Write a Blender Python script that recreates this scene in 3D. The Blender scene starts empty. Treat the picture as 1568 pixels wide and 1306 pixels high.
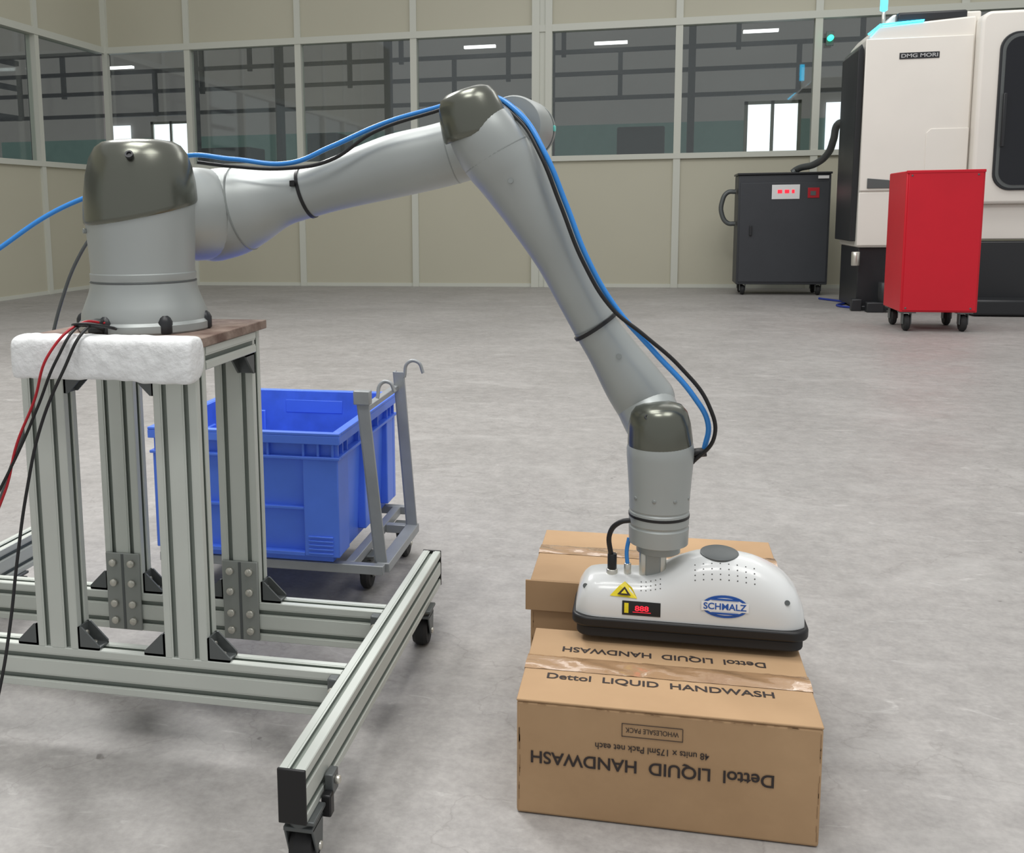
import bpy, bmesh, math, random
from mathutils import Vector, Matrix
random.seed(4)
S=bpy.context.scene
S.view_settings.view_transform='Standard'
COL=bpy.context.collection
pi=math.pi
# ------------------------------------------------------------ materials
def rgb(r,g,b):
    def c(v):
        v/=255.0
        return v/12.92 if v<=0.04045 else ((v+0.055)/1.055)**2.4
    return (c(r),c(g),c(b),1)
def mat(name,col,rough=.5,metal=0.0,var=0.0,scale=8,bump=0.0,bscale=60,emit=None,es=1,spec=None,stretch=None,col2=None,coat=0,dist=.01):
    m=bpy.data.materials.new(name); m.use_nodes=True
    nt=m.node_tree; b=nt.nodes['Principled BSDF']
    b.inputs['Base Color'].default_value=col
    b.inputs['Roughness'].default_value=rough
    b.inputs['Metallic'].default_value=metal
    if coat: b.inputs['Coat Weight'].default_value=coat
    if spec is not None: b.inputs['Specular IOR Level'].default_value=spec
    if emit:
        b.inputs['Emission Color'].default_value=emit; b.inputs['Emission Strength'].default_value=es
    tc=nt.nodes.new('ShaderNodeTexCoord'); mp=nt.nodes.new('ShaderNodeMapping')
    nt.links.new(tc.outputs['Object'],mp.inputs[0])
    if stretch: mp.inputs['Scale'].default_value=stretch
    if var or col2:
        n=nt.nodes.new('ShaderNodeTexNoise'); n.inputs['Scale'].default_value=scale; n.inputs['Detail'].default_value=6
        nt.links.new(mp.outputs[0],n.inputs['Vector'])
        r=nt.nodes.new('ShaderNodeValToRGB')
        r.color_ramp.elements[0].position=.35; r.color_ramp.elements[1].position=.65
        if col2:
            r.color_ramp.elements[0].color=col2; r.color_ramp.elements[1].color=col
        else:
            r.color_ramp.elements[0].color=[c*(1-var) for c in col[:3]]+[1]
            r.color_ramp.elements[1].color=[min(1,c*(1+var)) for c in col[:3]]+[1]
        nt.links.new(n.outputs['Fac'],r.inputs[0]); nt.links.new(r.outputs[0],b.inputs['Base Color'])
    if bump:
        n=nt.nodes.new('ShaderNodeTexNoise'); n.inputs['Scale'].default_value=bscale; n.inputs['Detail'].default_value=4
        nt.links.new(mp.outputs[0],n.inputs['Vector'])
        bp=nt.nodes.new('ShaderNodeBump'); bp.inputs['Strength'].default_value=bump; bp.inputs['Distance'].default_value=dist
        nt.links.new(n.outputs['Fac'],bp.inputs['Height']); nt.links.new(bp.outputs[0],b.inputs['Normal'])
    return m
M={}
M['alu']=mat('aluminium',rgb(200,205,198),.42,.25,.05,3)
M['slot']=mat('aluminium_slot',rgb(138,146,138),.6,.1)
M['black']=mat('black_plastic',rgb(22,22,23),.45)
M['rubber']=mat('rubber',rgb(34,34,35),.7)
M['bracket']=mat('bracket_grey',rgb(98,102,102),.45,.4)
M['plate']=mat('splice_grey',rgb(150,154,150),.4,.4)
M['bolt']=mat('bolt_steel',rgb(210,208,198),.3,.7)
M['robot']=mat('robot_silver',rgb(170,175,173),.42,.4,.04,4)
M['robot2']=mat('robot_ring',rgb(150,155,153),.4,.4)
M['cap']=mat('robot_cap',rgb(112,114,105),.25,.8)
M['foam']=mat('white_foam',rgb(234,236,236),.8,0,.04,25,.5,45)
M['wood']=mat('rusty_plate',rgb(150,132,120),.8,0,.4,18,.3,80,col2=rgb(104,82,72))
M['card']=mat('cardboard',rgb(188,155,118),.8,0,0,2.6,.35,7,col2=rgb(168,136,101),dist=.012)
M['card_dirt']=mat('cardboard_scuff',rgb(148,118,86),.9)
M['tape']=mat('packing_tape',rgb(176,142,108),.08,0,.05,6,.3,25,coat=1.0)
M['ink']=mat('print_ink',rgb(52,44,42),.8)
M['blue']=mat('crate_blue',rgb(84,128,240),.38,0,.06,6)
M['blue_in']=mat('crate_blue_inner',rgb(74,116,222),.5,0,.16,10)
M['steel']=mat('grey_steel',rgb(156,160,162),.42,.3,.06,12)
M['hose']=mat('air_hose_blue',rgb(54,140,222),.3)
M['wire_red']=mat('wire_red',rgb(176,24,38),.4)
M['wire_blue']=mat('wire_blue',rgb(40,60,150),.4)
M['gw']=mat('gripper_white',rgb(220,222,221),.25,0,.01,5,coat=.3)
M['red']=mat('cabinet_red',rgb(206,12,38),.38,0,.03,3)
M['dark']=mat('cabinet_dark',rgb(58,61,66),.5,0,.04,4)
M['white']=mat('machine_white',rgb(232,228,220),.35,0,.015,2)
M['mblack']=mat('machine_black',rgb(38,40,43),.4)
M['mglass']=mat('machine_window',rgb(22,24,30),.08)
M['yellow']=mat('label_yellow',rgb(232,212,30),.4)
M['lblue']=mat('logo_blue',rgb(30,84,168),.35)
M['lwhite']=mat('label_white',rgb(235,235,235),.4)
M['rled']=mat('red_led',rgb(210,20,40),.4,emit=rgb(255,40,60),es=1.2)
M['cyan']=mat('cyan_lamp',rgb(60,220,230),.3,emit=rgb(60,200,255),es=5)
M['green']=mat('green_glint',rgb(60,230,190),.3,emit=rgb(60,255,190),es=2)  # emissive; imitates a green reflection in the glass
M['greendim']=mat('status_led',rgb(110,190,180),.3,emit=rgb(60,200,190),es=.15)
M['silver_txt']=mat('silver_text',rgb(200,200,200),.3,.6)
M['wall']=mat('wall_panel_cream',rgb(190,187,168),.5,0,.02,.6)
M['trim']=mat('trim_cream',rgb(204,206,195),.4)
M['hall']=mat('hall_wall_glow',rgb(100,98,96),.9,0,.3,.5,emit=rgb(118,116,114),es=.62)  # wall is self-lit so the panes look lighter and hazy
M['hallg']=mat('hall_lower_glow',rgb(84,98,94),.9,0,.25,1.5,emit=rgb(84,102,98),es=.62)  # emission paints light into the lower wall too
M['beam']=mat('hall_steel_glow',rgb(66,66,68),.8,emit=rgb(60,60,62),es=.5)  # steel given emission in place of light falling on it
M['pane_refl']=mat('window_reflection',(1,1,1,1),.5,emit=rgb(232,238,246),es=1.7)  # emissive; imitates bright windows reflected in the panes
M['lamp_refl']=mat('lamp_reflection',(1,1,1,1),.5,emit=(1,1,1,1),es=2.5)  # emissive; imitates ceiling lamps reflected in the panes
g=bpy.data.materials.new('window_glass'); g.use_nodes=True; nt=g.node_tree; nt.nodes.clear()
o=nt.nodes.new('ShaderNodeOutputMaterial'); mx=nt.nodes.new('ShaderNodeMixShader'); tr=nt.nodes.new('ShaderNodeBsdfTransparent'); gl=nt.nodes.new('ShaderNodeBsdfGlossy')
tr.inputs[0].default_value=(.88,.91,.9,1); gl.inputs[0].default_value=(.9,.95,.95,1); gl.inputs['Roughness'].default_value=.03
mx.inputs[0].default_value=.06
nt.links.new(tr.outputs[0],mx.inputs[1]); nt.links.new(gl.outputs[0],mx.inputs[2]); nt.links.new(mx.outputs[0],o.inputs[0]); M['glass']=g
# floor
fm=bpy.data.materials.new('concrete_floor'); fm.use_nodes=True; nt=fm.node_tree; b=nt.nodes['Principled BSDF']
tc=nt.nodes.new('ShaderNodeTexCoord')
def noise(sc,det,st=(1,1,1),rot=0,dist=0,loc=(0,0,0)):
    mp=nt.nodes.new('ShaderNodeMapping'); mp.inputs['Scale'].default_value=st; mp.inputs['Rotation'].default_value=(0,0,rot); mp.inputs['Location'].default_value=loc
    n=nt.nodes.new('ShaderNodeTexNoise'); n.inputs['Scale'].default_value=sc; n.inputs['Detail'].default_value=det; n.inputs['Distortion'].default_value=dist
    n.inputs['Roughness'].default_value=.62
    nt.links.new(tc.outputs['Object'],mp.inputs[0]); nt.links.new(mp.outputs[0],n.inputs['Vector']); return n.outputs['Fac']
def ramp(fac,p0,c0,p1,c1):
    r=nt.nodes.new('ShaderNodeValToRGB'); e=r.color_ramp.elements
    e[0].position=p0; e[0].color=c0; e[1].position=p1; e[1].color=c1
    nt.links.new(fac,r.inputs[0]); return r.outputs[0]
def mix(f,a,c,mode='MIX'):
    m_=nt.nodes.new('ShaderNodeMixRGB'); m_.blend_type=mode
    if isinstance(f,float): m_.inputs[0].default_value=f
    else: nt.links.new(f,m_.inputs[0])
    for i,v in ((1,a),(2,c)):
        if isinstance(v,tuple): m_.inputs[i].default_value=v
        else: nt.links.new(v,m_.inputs[i])
    return m_.outputs[0]
base=ramp(noise(.8,9,dist=.4),.3,rgb(152,149,146),.7,rgb(169,166,163))
sp=ramp(noise(16,10),.35,(.86,.86,.86,1),.65,(1.06,1.06,1.06,1))
c1=mix(1.0,base,sp,'MULTIPLY')
sp2=ramp(noise(70,4),.35,(.90,.90,.90,1),.65,(1.05,1.05,1.05,1))
c1=mix(1.0,c1,sp2,'MULTIPLY')
stn=ramp(noise(2.6,10,(.7,1.2,1),.3,1.0),.54,(0,0,0,1),.74,(.5,.5,.5,1))
c2=mix(stn,c1,rgb(184,182,179))
fine=ramp(noise(9,12,(.6,1.6,1),-.25,1.6),.62,(0,0,0,1),.72,(.5,.5,.5,1))
c3=mix(fine,c2,rgb(200,198,195))
dk=ramp(noise(1.3,9,(1,1,1),.6,.9),.54,(0,0,0,1),.76,(.42,.42,.42,1))
c4=mix(dk,c3,rgb(122,119,115))
dk2=ramp(noise(3.7,10,(.5,1.5,1),-.1,1.8,(3,7,0)),.64,(0,0,0,1),.73,(.35,.35,.35,1))
c4=mix(dk2,c4,rgb(116,112,107))
spots=ramp(noise(11,3,(1,1,1),1.1,.3),.73,(0,0,0,1),.76,(.6,.6,.6,1))
c5=mix(spots,c4,rgb(90,86,82))
vo=nt.nodes.new('ShaderNodeTexVoronoi'); vo.feature='DISTANCE_TO_EDGE'; vo.inputs['Scale'].default_value=1.1
mpv=nt.nodes.new('ShaderNodeMapping'); nt.links.new(tc.outputs['Object'],mpv.inputs[0])
addv=nt.nodes.new('ShaderNodeVectorMath'); addv.operation='ADD'
nn=nt.nodes.new('ShaderNodeTexNoise'); nn.inputs['Scale'].default_value=2.5; nn.inputs['Detail'].default_value=8
nt.links.new(tc.outputs['Object'],nn.inputs['Vector']); nt.links.new(mpv.outputs[0],addv.inputs[0]); nt.links.new(nn.outputs['Color'],addv.inputs[1]); nt.links.new(addv.outputs[0],vo.inputs['Vector'])
cr_=ramp(vo.outputs['Distance'],.0,(.35,.35,.35,1),.005,(0,0,0,1))
c5=mix(cr_,c5,rgb(116,112,108))
nt.links.new(c5,b.inputs['Base Color'])
rr=ramp(noise(2.5,6),.3,(.42,.42,.42,1),.7,(.58,.58,.58,1)); nt.links.new(rr,b.inputs['Roughness'])
bp=nt.nodes.new('ShaderNodeBump'); bp.inputs['Strength'].default_value=.12; bp.inputs['Distance'].default_value=.004
nt.links.new(noise(40,6),bp.inputs['Height']); nt.links.new(bp.outputs[0],b.inputs['Normal'])
M['floor']=fm

# ------------------------------------------------------------ helpers
def empty(name):
    e=bpy.data.objects.new(name,None); COL.objects.link(e); return e
def mk(name,verts,faces,m,parent=None,smooth=False,bevel=0,seg=2,mats=None,fm=None,ang=35):
    me=bpy.data.meshes.new(name); me.from_pydata([tuple(v) for v in verts],[],faces); me.update()
    for mm in (mats or [m]): me.materials.append(M[mm] if isinstance(mm,str) else mm)
    if fm:
        for p,i in zip(me.polygons,fm): p.material_index=i
    bm=bmesh.new(); bm.from_mesh(me); bmesh.ops.recalc_face_normals(bm,faces=bm.faces); bm.to_mesh(me); bm.free()
    if smooth:
        me.shade_smooth(); me.set_sharp_from_angle(angle=math.radians(ang))
    ob=bpy.data.objects.new(name,me); COL.objects.link(ob)
    if parent: ob.parent=parent
    if bevel:
        md=ob.modifiers.new('b','BEVEL'); md.width=bevel; md.segments=seg; md.limit_method='ANGLE'
        md.harden_normals=False
        me.shade_smooth(); me.set_sharp_from_angle(angle=math.radians(50))
    return ob
BF=[(0,3,2,1),(4,5,6,7),(0,1,5,4),(1,2,6,5),(2,3,7,6),(3,0,4,7)]
def bv(x0,x1,y0,y1,z0,z1): return [(x0,y0,z0),(x1,y0,z0),(x1,y1,z0),(x0,y1,z0),(x0,y0,z1),(x1,y0,z1),(x1,y1,z1),(x0,y1,z1)]
def box(name,x0,x1,y0,y1,z0,z1,m,parent=None,bevel=0,seg=2):
    return mk(name,bv(x0,x1,y0,y1,z0,z1),BF,m,parent,bevel=bevel,seg=seg)
def boxes(name,L,m,parent=None,bevel=0):
    V=[];F=[]
    for q in L:
        n=len(V); V+=bv(*q); F+=[tuple(i+n for i in f) for f in BF]
    return mk(name,V,F,m,parent,bevel=bevel)
def frame_from(axis):
    w=Vector(axis).normalized(); a=Vector((0,0,1)) if abs(w.z)<.9 else Vector((1,0,0))
    u=a.cross(w).normalized(); v=w.cross(u); return u,v,w
def lathe(name,org,axis,prof,m,parent=None,n=48,mats=None,pm=None,ang=30,shear=None):
    u,v,w=frame_from(axis); org=Vector(org); V=[];F=[];fi=[]
    tm=max(t for _,t in prof)
    for r,t in prof:
        for i in range(n):
            a=2*pi*i/n; p=org+w*t+(u*math.cos(a)+v*math.sin(a))*r
            if shear:
                d=p-org; k=1-max(t,0)/tm; p=p+Vector((0,0,(shear[0]*d.x+shear[1]*d.y)*k))
            V.append(p)
    for k in range(len(prof)-1):
        for i in range(n):
            j=(i+1)%n; F.append((k*n+i,k*n+j,(k+1)*n+j,(k+1)*n+i)); fi.append(pm[k] if pm else 0)
    F.append(tuple(range(n))); F.append(tuple(range((len(prof)-1)*n,len(prof)*n))); fi+=[0,pm[-1] if pm else 0]
    return mk(name,V,F,m,parent,smooth=True,mats=mats,fm=fi,ang=ang)
def cyl(name,p0,p1,r,m,parent=None,n=24,ch=.0):
    p0=Vector(p0);p1=Vector(p1);L=(p1-p0).length; ch=ch or min(r,L)*.12
    return lathe(name,p0,p1-p0,[(r-ch,0),(r,ch),(r,L-ch),(r-ch,L)],m,parent,n,ang=50)
def crom(P,t):
    n=len(P)-1; k=min(int(t),n-1); f=t-k
    p0=P[max(k-1,0)];p1=P[k];p2=P[k+1];p3=P[min(k+2,n)]
    return [.5*((2*b)+(-a+c)*f+(2*a-5*b+4*c-d)*f*f+(-a+3*b-3*c+d)*f**3) for a,b,c,d in zip(p0,p1,p2,p3)]
def loft(name,P,m,parent=None,n=40,sub=8,round0=True,round1=True,capmat=None):
    pts=[crom(P,i/sub) for i in range((len(P)-1)*sub+1)]
    C=[Vector(p[:3]) for p in pts]; R=[p[3] for p in pts]
    T=[(C[min(i+1,len(C)-1)]-C[max(i-1,0)]).normalized() for i in range(len(C))]
    rings=[(C[i],T[i],R[i]) for i in range(len(C))]
    def rnd(c,t,r):
        return [(c+t*(r*.9*math.sin(a)),t,r*math.cos(a)) for a in [pi/2*q/8 for q in range(1,8)]]
    if round1: rings+=rnd(C[-1],T[-1],R[-1])
    if round0: rings=[(c,-t,r) for c,t,r in reversed(rnd(C[0],-T[0],R[0]))]+rings
    u=Vector((0,1,0)); V=[];F=[]
    for c,t,r in rings:
        a=(u-t*u.dot(t)).normalized(); b_=t.cross(a)
        for i in range(n):
            q=2*pi*i/n; V.append(c+(a*math.cos(q)+b_*math.sin(q))*r)
    for k in range(len(rings)-1):
        for i in range(n):
            j=(i+1)%n; F.append((k*n+i,k*n+j,(k+1)*n+j,(k+1)*n+i))
    F.append(tuple(range(n))); F.append(tuple(range((len(rings)-1)*n,len(rings)*n)))
    return mk(name,V,F,m,parent,smooth=True,ang=60)
def cable(name,pts,r,m,parent=None):
    cu=bpy.data.curves.new(name,'CURVE'); cu.dimensions='3D'; cu.bevel_depth=r; cu.bevel_resolution=4; cu.use_fill_caps=True; cu.resolution_u=10
    s=cu.splines.new('BEZIER'); s.bezier_points.add(len(pts)-1)
    for b_,p in zip(s.bezier_points,pts):
        b_.co=p; b_.handle_left_type='AUTO'; b_.handle_right_type='AUTO'
    cu.materials.append(M[m]); ob=bpy.data.objects.new(name,cu); COL.objects.link(ob)
    if parent: ob.parent=parent
    return ob
def ring(name,c,axis,r,h,m,parent=None,bul=.002):
    return lathe(name,Vector(c)-Vector(axis).normalized()*h/2,axis,[(r-bul,0),(r,0.0005),(r,h-.0005),(r-bul,h)],m,parent,48)
def extr(name,axis,a0,a1,c,w,h,parent=None):
    def side(n): return [(-n/2+.5+i)*.045 for i in range(n)]
    nw,nh=round(w/.045),round(h/.045); so,sd,si,lip=.0048,.008,.0075,.003
    path=[];tag=[]
    def walk(n,L,fn):
        path.append(fn(-L/2+.0015,0)); tag.append(0)
        for s in side(n):
            for (a,d,t) in ((s-.0085,0,0),(s-.0080,.0012,0),(s-so,.0012,1),(s-so,lip,1),(s-si,lip,1),(s-si,sd,1),(s+si,sd,1),(s+si,lip,1),(s+so,lip,1),(s+so,.0012,0),(s+.0080,.0012,0),(s+.0085,0,0)):
                path.append(fn(a,d)); tag.append(t)
        path.append(fn(L/2-.0015,0)); tag.append(0)
    walk(nw,w,lambda a,d:(a,-h/2+d)); walk(nh,h,lambda a,d:(w/2-d,a))
    walk(nw,w,lambda a,d:(-a,h/2-d)); walk(nh,h,lambda a,d:(-w/2+d,-a))
    n=len(path); V=[]
    for t in (a0,a1):
        for p in path:
            u=c[0]+p[0]; v=c[1]+p[1]
            V.append({'x':(t,u,v),'y':(u,t,v),'z':(u,v,t)}[axis])
    F=[];fi=[]
    for i in range(n):
        j=(i+1)%n; F.append((i,j,n+j,n+i)); fi.append(tag[i])
    F.append(tuple(range(n))); F.append(tuple(range(n,2*n))); fi+=[0,0]
    return mk(name,V,F,'alu',parent,mats=['alu','slot'],fm=fi)
def textmesh(body,w,h,bold=0):
    cu=bpy.data.curves.new('t','FONT'); cu.body=body; cu.offset=bold
    ob=bpy.data.objects.new('t',cu); COL.objects.link(ob)
    dg=bpy.context.evaluated_depsgraph_get(); dg.update()
    me=bpy.data.meshes.new_from_object(ob.evaluated_get(dg))
    xs=[v.co.x for v in me.vertices]; ys=[v.co.y for v in me.vertices]
    x0,x1,y0,y1=min(xs),max(xs),min(ys),max(ys)
    V=[((v.co.x-x0)/(x1-x0)*w,(v.co.y-y0)/(y1-y0)*h) for v in me.vertices]
    F=[tuple(p.vertices) for p in me.polygons]
    bpy.data.objects.remove(ob); return V,F
def decal_text(name,body,w,h,fn,m,parent,bold=.0):
    V,F=textmesh(body,w,h,bold); return mk(name,[fn(u,v) for u,v in V],F,m,parent)
def decal_grid(name,u0,u1,v0,v1,fn,m,parent,n=8,mask=None):
    if mask=='oval':
        V=[fn((u0+u1)/2,(v0+v1)/2)];F=[];K=40
        for i in range(K):
            a=2*pi*i/K; V.append(fn((u0+u1)/2+(u1-u0)/2*math.cos(a),(v0+v1)/2+(v1-v0)/2*math.sin(a)))
        F=[(0,1+i,1+(i+1)%K) for i in range(K)]
        return mk(name,V,F,m,parent)
    V=[fn(u0+(u1-u0)*i/n,v0+(v1-v0)*j/n) for j in range(n+1) for i in range(n+1)]
    F=[(j*(n+1)+i,j*(n+1)+i+1,(j+1)*(n+1)+i+1,(j+1)*(n+1)+i) for j in range(n) for i in range(n)]
    return mk(name,V,F,m,parent)
def gusset(name,x,y,z,sx,sz,parent,leg=.045,wd=.038,ydir=False):
    t=.004; V=[];F=[]
    def addb(x0,x1,y0,y1,z0,z1):
        n=len(V); V.extend(bv(min(x0,x1),max(x0,x1),y0,y1,min(z0,z1),max(z0,z1))); F.extend([tuple(i+n for i in f) for f in BF])
    addb(x,x+sx*leg,y-wd/2,y+wd/2,z,z+sz*t); addb(x,x+sx*t,y-wd/2,y+wd/2,z,z+sz*leg)
    for yy in (y-wd/2,y+wd/2-t):
        n=len(V)
        for q in (yy,yy+t):
            V.extend([(x,q,z),(x+sx*leg,q,z),(x+sx*leg,q,z+sz*.008),(x+sx*.008,q,z+sz*leg),(x,q,z+sz*leg)])
        F.extend([tuple(range(n,n+5)),tuple(range(n+9,n+4,-1))]+[(n+i,n+(i+1)%5,n+5+(i+1)%5,n+5+i) for i in range(5)])
    if ydir: V=[(x+(q[1]-y),y+(q[0]-x),q[2]) for q in V]
    ob=mk(name,V,F,'bracket',parent)
    if not ydir:
        cyl(name+'_bolt',(x+sx*.022,y,z+sz*t),(x+sx*.022,y,z+sz*.010),.008,'bolt',parent,12)
        cyl(name+'_bolt_side',(x+sx*t,y,z+sz*.024),(x+sx*.010,y,z+sz*.024),.008,'bolt',parent,12)
    return ob
def caster(pre,x,y,ztop,r,parent,w=.022,off=.015,m='rubber',fork='bracket'):
    box(pre+'_plate',x-.030,x+.030,y-.030,y+.030,ztop-.007,ztop,fork,parent,.002)
    cyl(pre+'_swivel',(x,y,ztop-.007),(x,y,ztop-.022),.024,fork,parent)
    for s in (-1,1):
        mk(pre+'_fork%d'%(s+2),[(x+s*(w/2+.003)+d,y+a,z) for d in (0,s*.004) for a,z in ((-.024,ztop-.018),(.030,ztop-.018),(off+.014,r-.006),(off-.014,r-.006))],
           [(0,1,2,3),(7,6,5,4),(0,1,5,4),(1,2,6,5),(2,3,7,6),(3,0,4,7)],fork,parent,bevel=.0015)
    box(pre+'_fork_top',x-w/2-.007,x+w/2+.007,y-.024,y+.030,ztop-.024,ztop-.016,fork,parent,.002)
    cyl(pre+'_axle',(x-w/2-.010,y+off,r),(x+w/2+.010,y+off,r),.007,'bolt',parent,12)
    lathe(pre+'_wheel',(x-w/2,y+off,r),(1,0,0),[(r*.35,-.001),(r*.4,.0),(r*.85,0),(r,w*.25),(r,w*.75),(r*.85,w),(r*.4,w),(r*.35,w+.001)],m,parent,32)

# ------------------------------------------------------------ room shell
mk('floor',[(-20,-3,0),(14,-3,0),(14,22,0),(-20,22,0)],[(0,1,2,3)],'floor')
Z0,Z1,ZT=1.742,3.455,6.0
boxes('wall_back',[(-7.98,9,14.0,14.08,0,Z0),(-7.98,9,14.0,14.08,Z1,ZT)],'wall')
LX=-7.94
boxes('wall_left',[(LX-.08,LX,-3,14.08,0,Z0),(LX-.08,LX,-3,14.08,Z1,ZT)],'wall')
xs=[-6.60,-4.91,-3.235,.314,2.02,3.70,5.4,7.1,8.8]
T=[]
for x in xs: T.append((x-.045,x+.045,13.965,14.1,0.001,ZT))
T+= [(-1.60,-1.50,13.95,14.1,0.001,ZT),(-1.42,-1.33,13.95,14.1,0.001,ZT),(-1.50,-1.42,13.975,14.1,0.001,ZT)]
T+= [(LX,9,13.955,14.1,Z0-.035,Z0+.035),(LX,9,13.955,14.1,Z1-.045,Z1+.045),(LX,-7.86,13.94,14.02,0.001,ZT),(LX,9,13.983,14.02,0.001,.05),(LX,9,13.98,14.02,5.1,5.16)]
boxes('trim_1',T,'trim')
T=[]
for y in (12.25,10.55,8.85,7.1,5.4,3.7,2,.3,-1.4): T.append((LX-.1,LX+.035,y-.045,y+.045,0.001,ZT))
T+= [(LX-.1,LX+.045,-3,13.96,Z0-.035,Z0+.035),(LX-.1,LX+.045,-3,13.96,Z1-.045,Z1+.045),(LX-.02,LX+.017,-3,13.96,0.001,.05)]
boxes('trim_2',T,'trim')
k=1
for a,b_ in ((-7.9,-6.6),(-6.6,-4.91),(-4.91,-3.235),(-3.235,-1.55),(-1.375,.314),(.314,2.02),(2.02,3.7),(3.7,5.4),(5.4,7.1),(7.1,8.8)):
    box('window_%d'%k,a,b_,14.035,14.045,Z0,Z1,'glass'); k+=1
ys=[13.96,12.25,10.55,8.85,7.1,5.4,3.7,2,.3,-1.4,-3]
for a,b_ in zip(ys[1:],ys[:-1]):
    box('window_%d'%k,LX-.045,LX-.035,a,b_,Z0,Z1,'glass'); k+=1
# hall built behind the glass to stand in for reflections in the panes
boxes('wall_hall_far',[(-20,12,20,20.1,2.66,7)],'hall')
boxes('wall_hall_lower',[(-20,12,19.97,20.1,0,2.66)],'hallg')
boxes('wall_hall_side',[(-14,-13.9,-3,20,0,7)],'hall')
boxes('hall_light_block',[(-20,12,14.08,20.1,6.3,6.4),(-20,-8.05,-3,14.08,6.3,6.4),(-20,12,14.09,14.2,ZT,6.4)],'hall')  # unseen lid added to keep world light out of the hall
L=[]
for z in (3.05,3.5,3.9,4.3): L.append((-13.8,11,19.3,19.42,z,z+.07))
for i in range(24):
    x=-13+i*1.03; L.append((x,x+.08,19.32,19.40,3.05+.4*(i%3),3.9+.4*(i%3)))
for x in (-12.6,-9.0,-7.2,-5.0,-1.9,.6,4.2,7.5): L.append((x,x+.12,19.1,19.3,0,6))
for x in (-12.8,):
    for z in (3.0,3.6,4.1): L.append((x,x+.1,-2,19,z,z+.1))
for y in (2,5,8,11,13.4,16): L.append((-12.8,-12.65,y,y+.15,0,6))
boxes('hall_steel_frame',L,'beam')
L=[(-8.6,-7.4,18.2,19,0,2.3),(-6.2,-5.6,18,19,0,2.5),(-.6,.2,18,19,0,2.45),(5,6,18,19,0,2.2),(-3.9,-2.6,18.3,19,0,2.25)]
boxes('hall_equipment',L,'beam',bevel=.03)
L=[]
for (a,b_) in ((1.70,2.10),(2.16,2.57),(3.06,3.40),(-11.3,-10.78),(-10.22,-9.85),(-9.80,-9.45)):
    L.append((a,b_,19.93,19.96,1.1,2.93))
boxes('window_%d'%k,L,'pane_refl')  # glowing panes standing in for window reflections in the glass
k+=1
boxes('trim_3',[(1.64,1.70,19.88,19.97,1.1,2.99),(2.10,2.16,19.88,19.97,1.1,2.99),(2.57,2.63,19.88,19.97,1.1,2.99),(1.64,2.63,19.88,19.97,2.93,2.99),(-10.28,-10.22,19.88,19.97,1.1,2.99),(-9.85,-9.80,19.88,19.97,1.1,2.99),(-9.45,-9.4,19.88,19.97,1.1,2.99),(-10.28,-9.4,19.88,19.97,2.93,2.98)],'trim')
L=[]
for x,z in ((-3.42,4.02),(-1.05,3.98),(1.5,4.06),(-1.4,4.38),(-10.7,3.95),(4.3,4.0)):
    L.append((x,x+.58,18.9,19.0,z,z+.045))
for y in (9,12.4): L.append((-12.5,-12.4,y,y+.5,3.75,3.79))
boxes('hall_lamp_reflection',L,'lamp_refl')  # glowing strips standing in for lamp reflections in the glass

# ------------------------------------------------------------ robot stand
st=empty('robot_stand')
extr('beam_side',  'y',1.392,2.435,(-.531,.145),.045,.09,st)
extr('beam_side_far','y',1.392,2.435,(-1.656,.145),.045,.09,st)
for x in (-.531,-1.656):
    box('beam_end_cap',x-.0235,x+.0235,1.386,1.392,.099,.191,'black',st,.002)
    box('beam_end_cap_rear',x-.0235,x+.0235,2.435,2.441,.099,.191,'black',st,.002)
extr('rail_front','x',-1.633,-.554,(1.745,.145),.045,.09,st)
extr('rail_rear','x',-1.633,-.554,(2.045,.145),.045,.09,st)
for nm,x,y in (('post_front_left',-1.147,1.745),('post_front_right',-.868,1.745),('post_rear_left',-1.165,2.045),('post_rear_right',-.878,2.045)):
    extr(nm,'z',.19,.80,(x,y),.09,.045,st)
for x in (-1.192,-.823): extr('top_side','y',1.77,2.02,(x-.022 if x>-1 else x+.022,.778),.045,.045,st)
extr('top_rear','x',-1.118,-.925,(2.045,.778),.045,.045,st)
extr('top_front','x',-1.10,-.915,(1.745,.778),.045,.045,st)
box('top_plate',-1.185,-.818,1.705,2.075,.801,.820,'wood',st,.002)
for x0 in (-1.165,-.878):
    box('splice_plate',x0-.042,x0+.042,2.0165,2.0215,.102,.285,'plate',st,.002)
    box('splice_plate_groove',x0-.003,x0+.003,2.0155,2.0168,.104,.283,'bracket',st)
    for dx in (-.0225,.0225):
        for z in (.125,.165,.215,.262):
            cyl('splice_bolt',(x0+dx,2.0165,z),(x0+dx,2.009,z),.0085,'bolt',st,14)
for x,s in ((-1.192,-1),(-1.102,1),(-.913,-1),(-.823,1)): gusset('foot_bracket',x,1.742,.191,s,1,st)
for x,s in ((-1.21,-1),(-1.12,1),(-.923,-1),(-.833,1)): gusset('foot_bracket_rear',x,2.045,.191,s,1,st)
for x,s in ((-1.102,1),(-.913,-1)): gusset('head_bracket',x,1.745,.755,s,-1,st)
gusset('head_bracket_side',-.845,2.02,.755,-1,-1,st,ydir=True)
for y in (1.722,2.022):
    box('corner_bracket',-.574,-.554,y-.022,y,.103,.188,'bracket',st,.003)
    for z in (.125,.165): cyl('corner_bolt',(-.565,y-.022,z),(-.565,y-.028,z),.007,'bolt',st,12)
    box('corner_bracket_far',-1.633,-1.613,y-.022,y,.103,.188,'bracket',st,.003)
box('side_bracket',-.507,-.492,1.475,1.505,.098,.135,'bracket',st,.002)
cyl('side_bolt',(-.492,1.49,.12),(-.484,1.49,.12),.007,'bolt',st,12)
box('side_clip',-.507,-.490,1.455,1.475,.072,.11,'black',st,.003)
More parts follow.
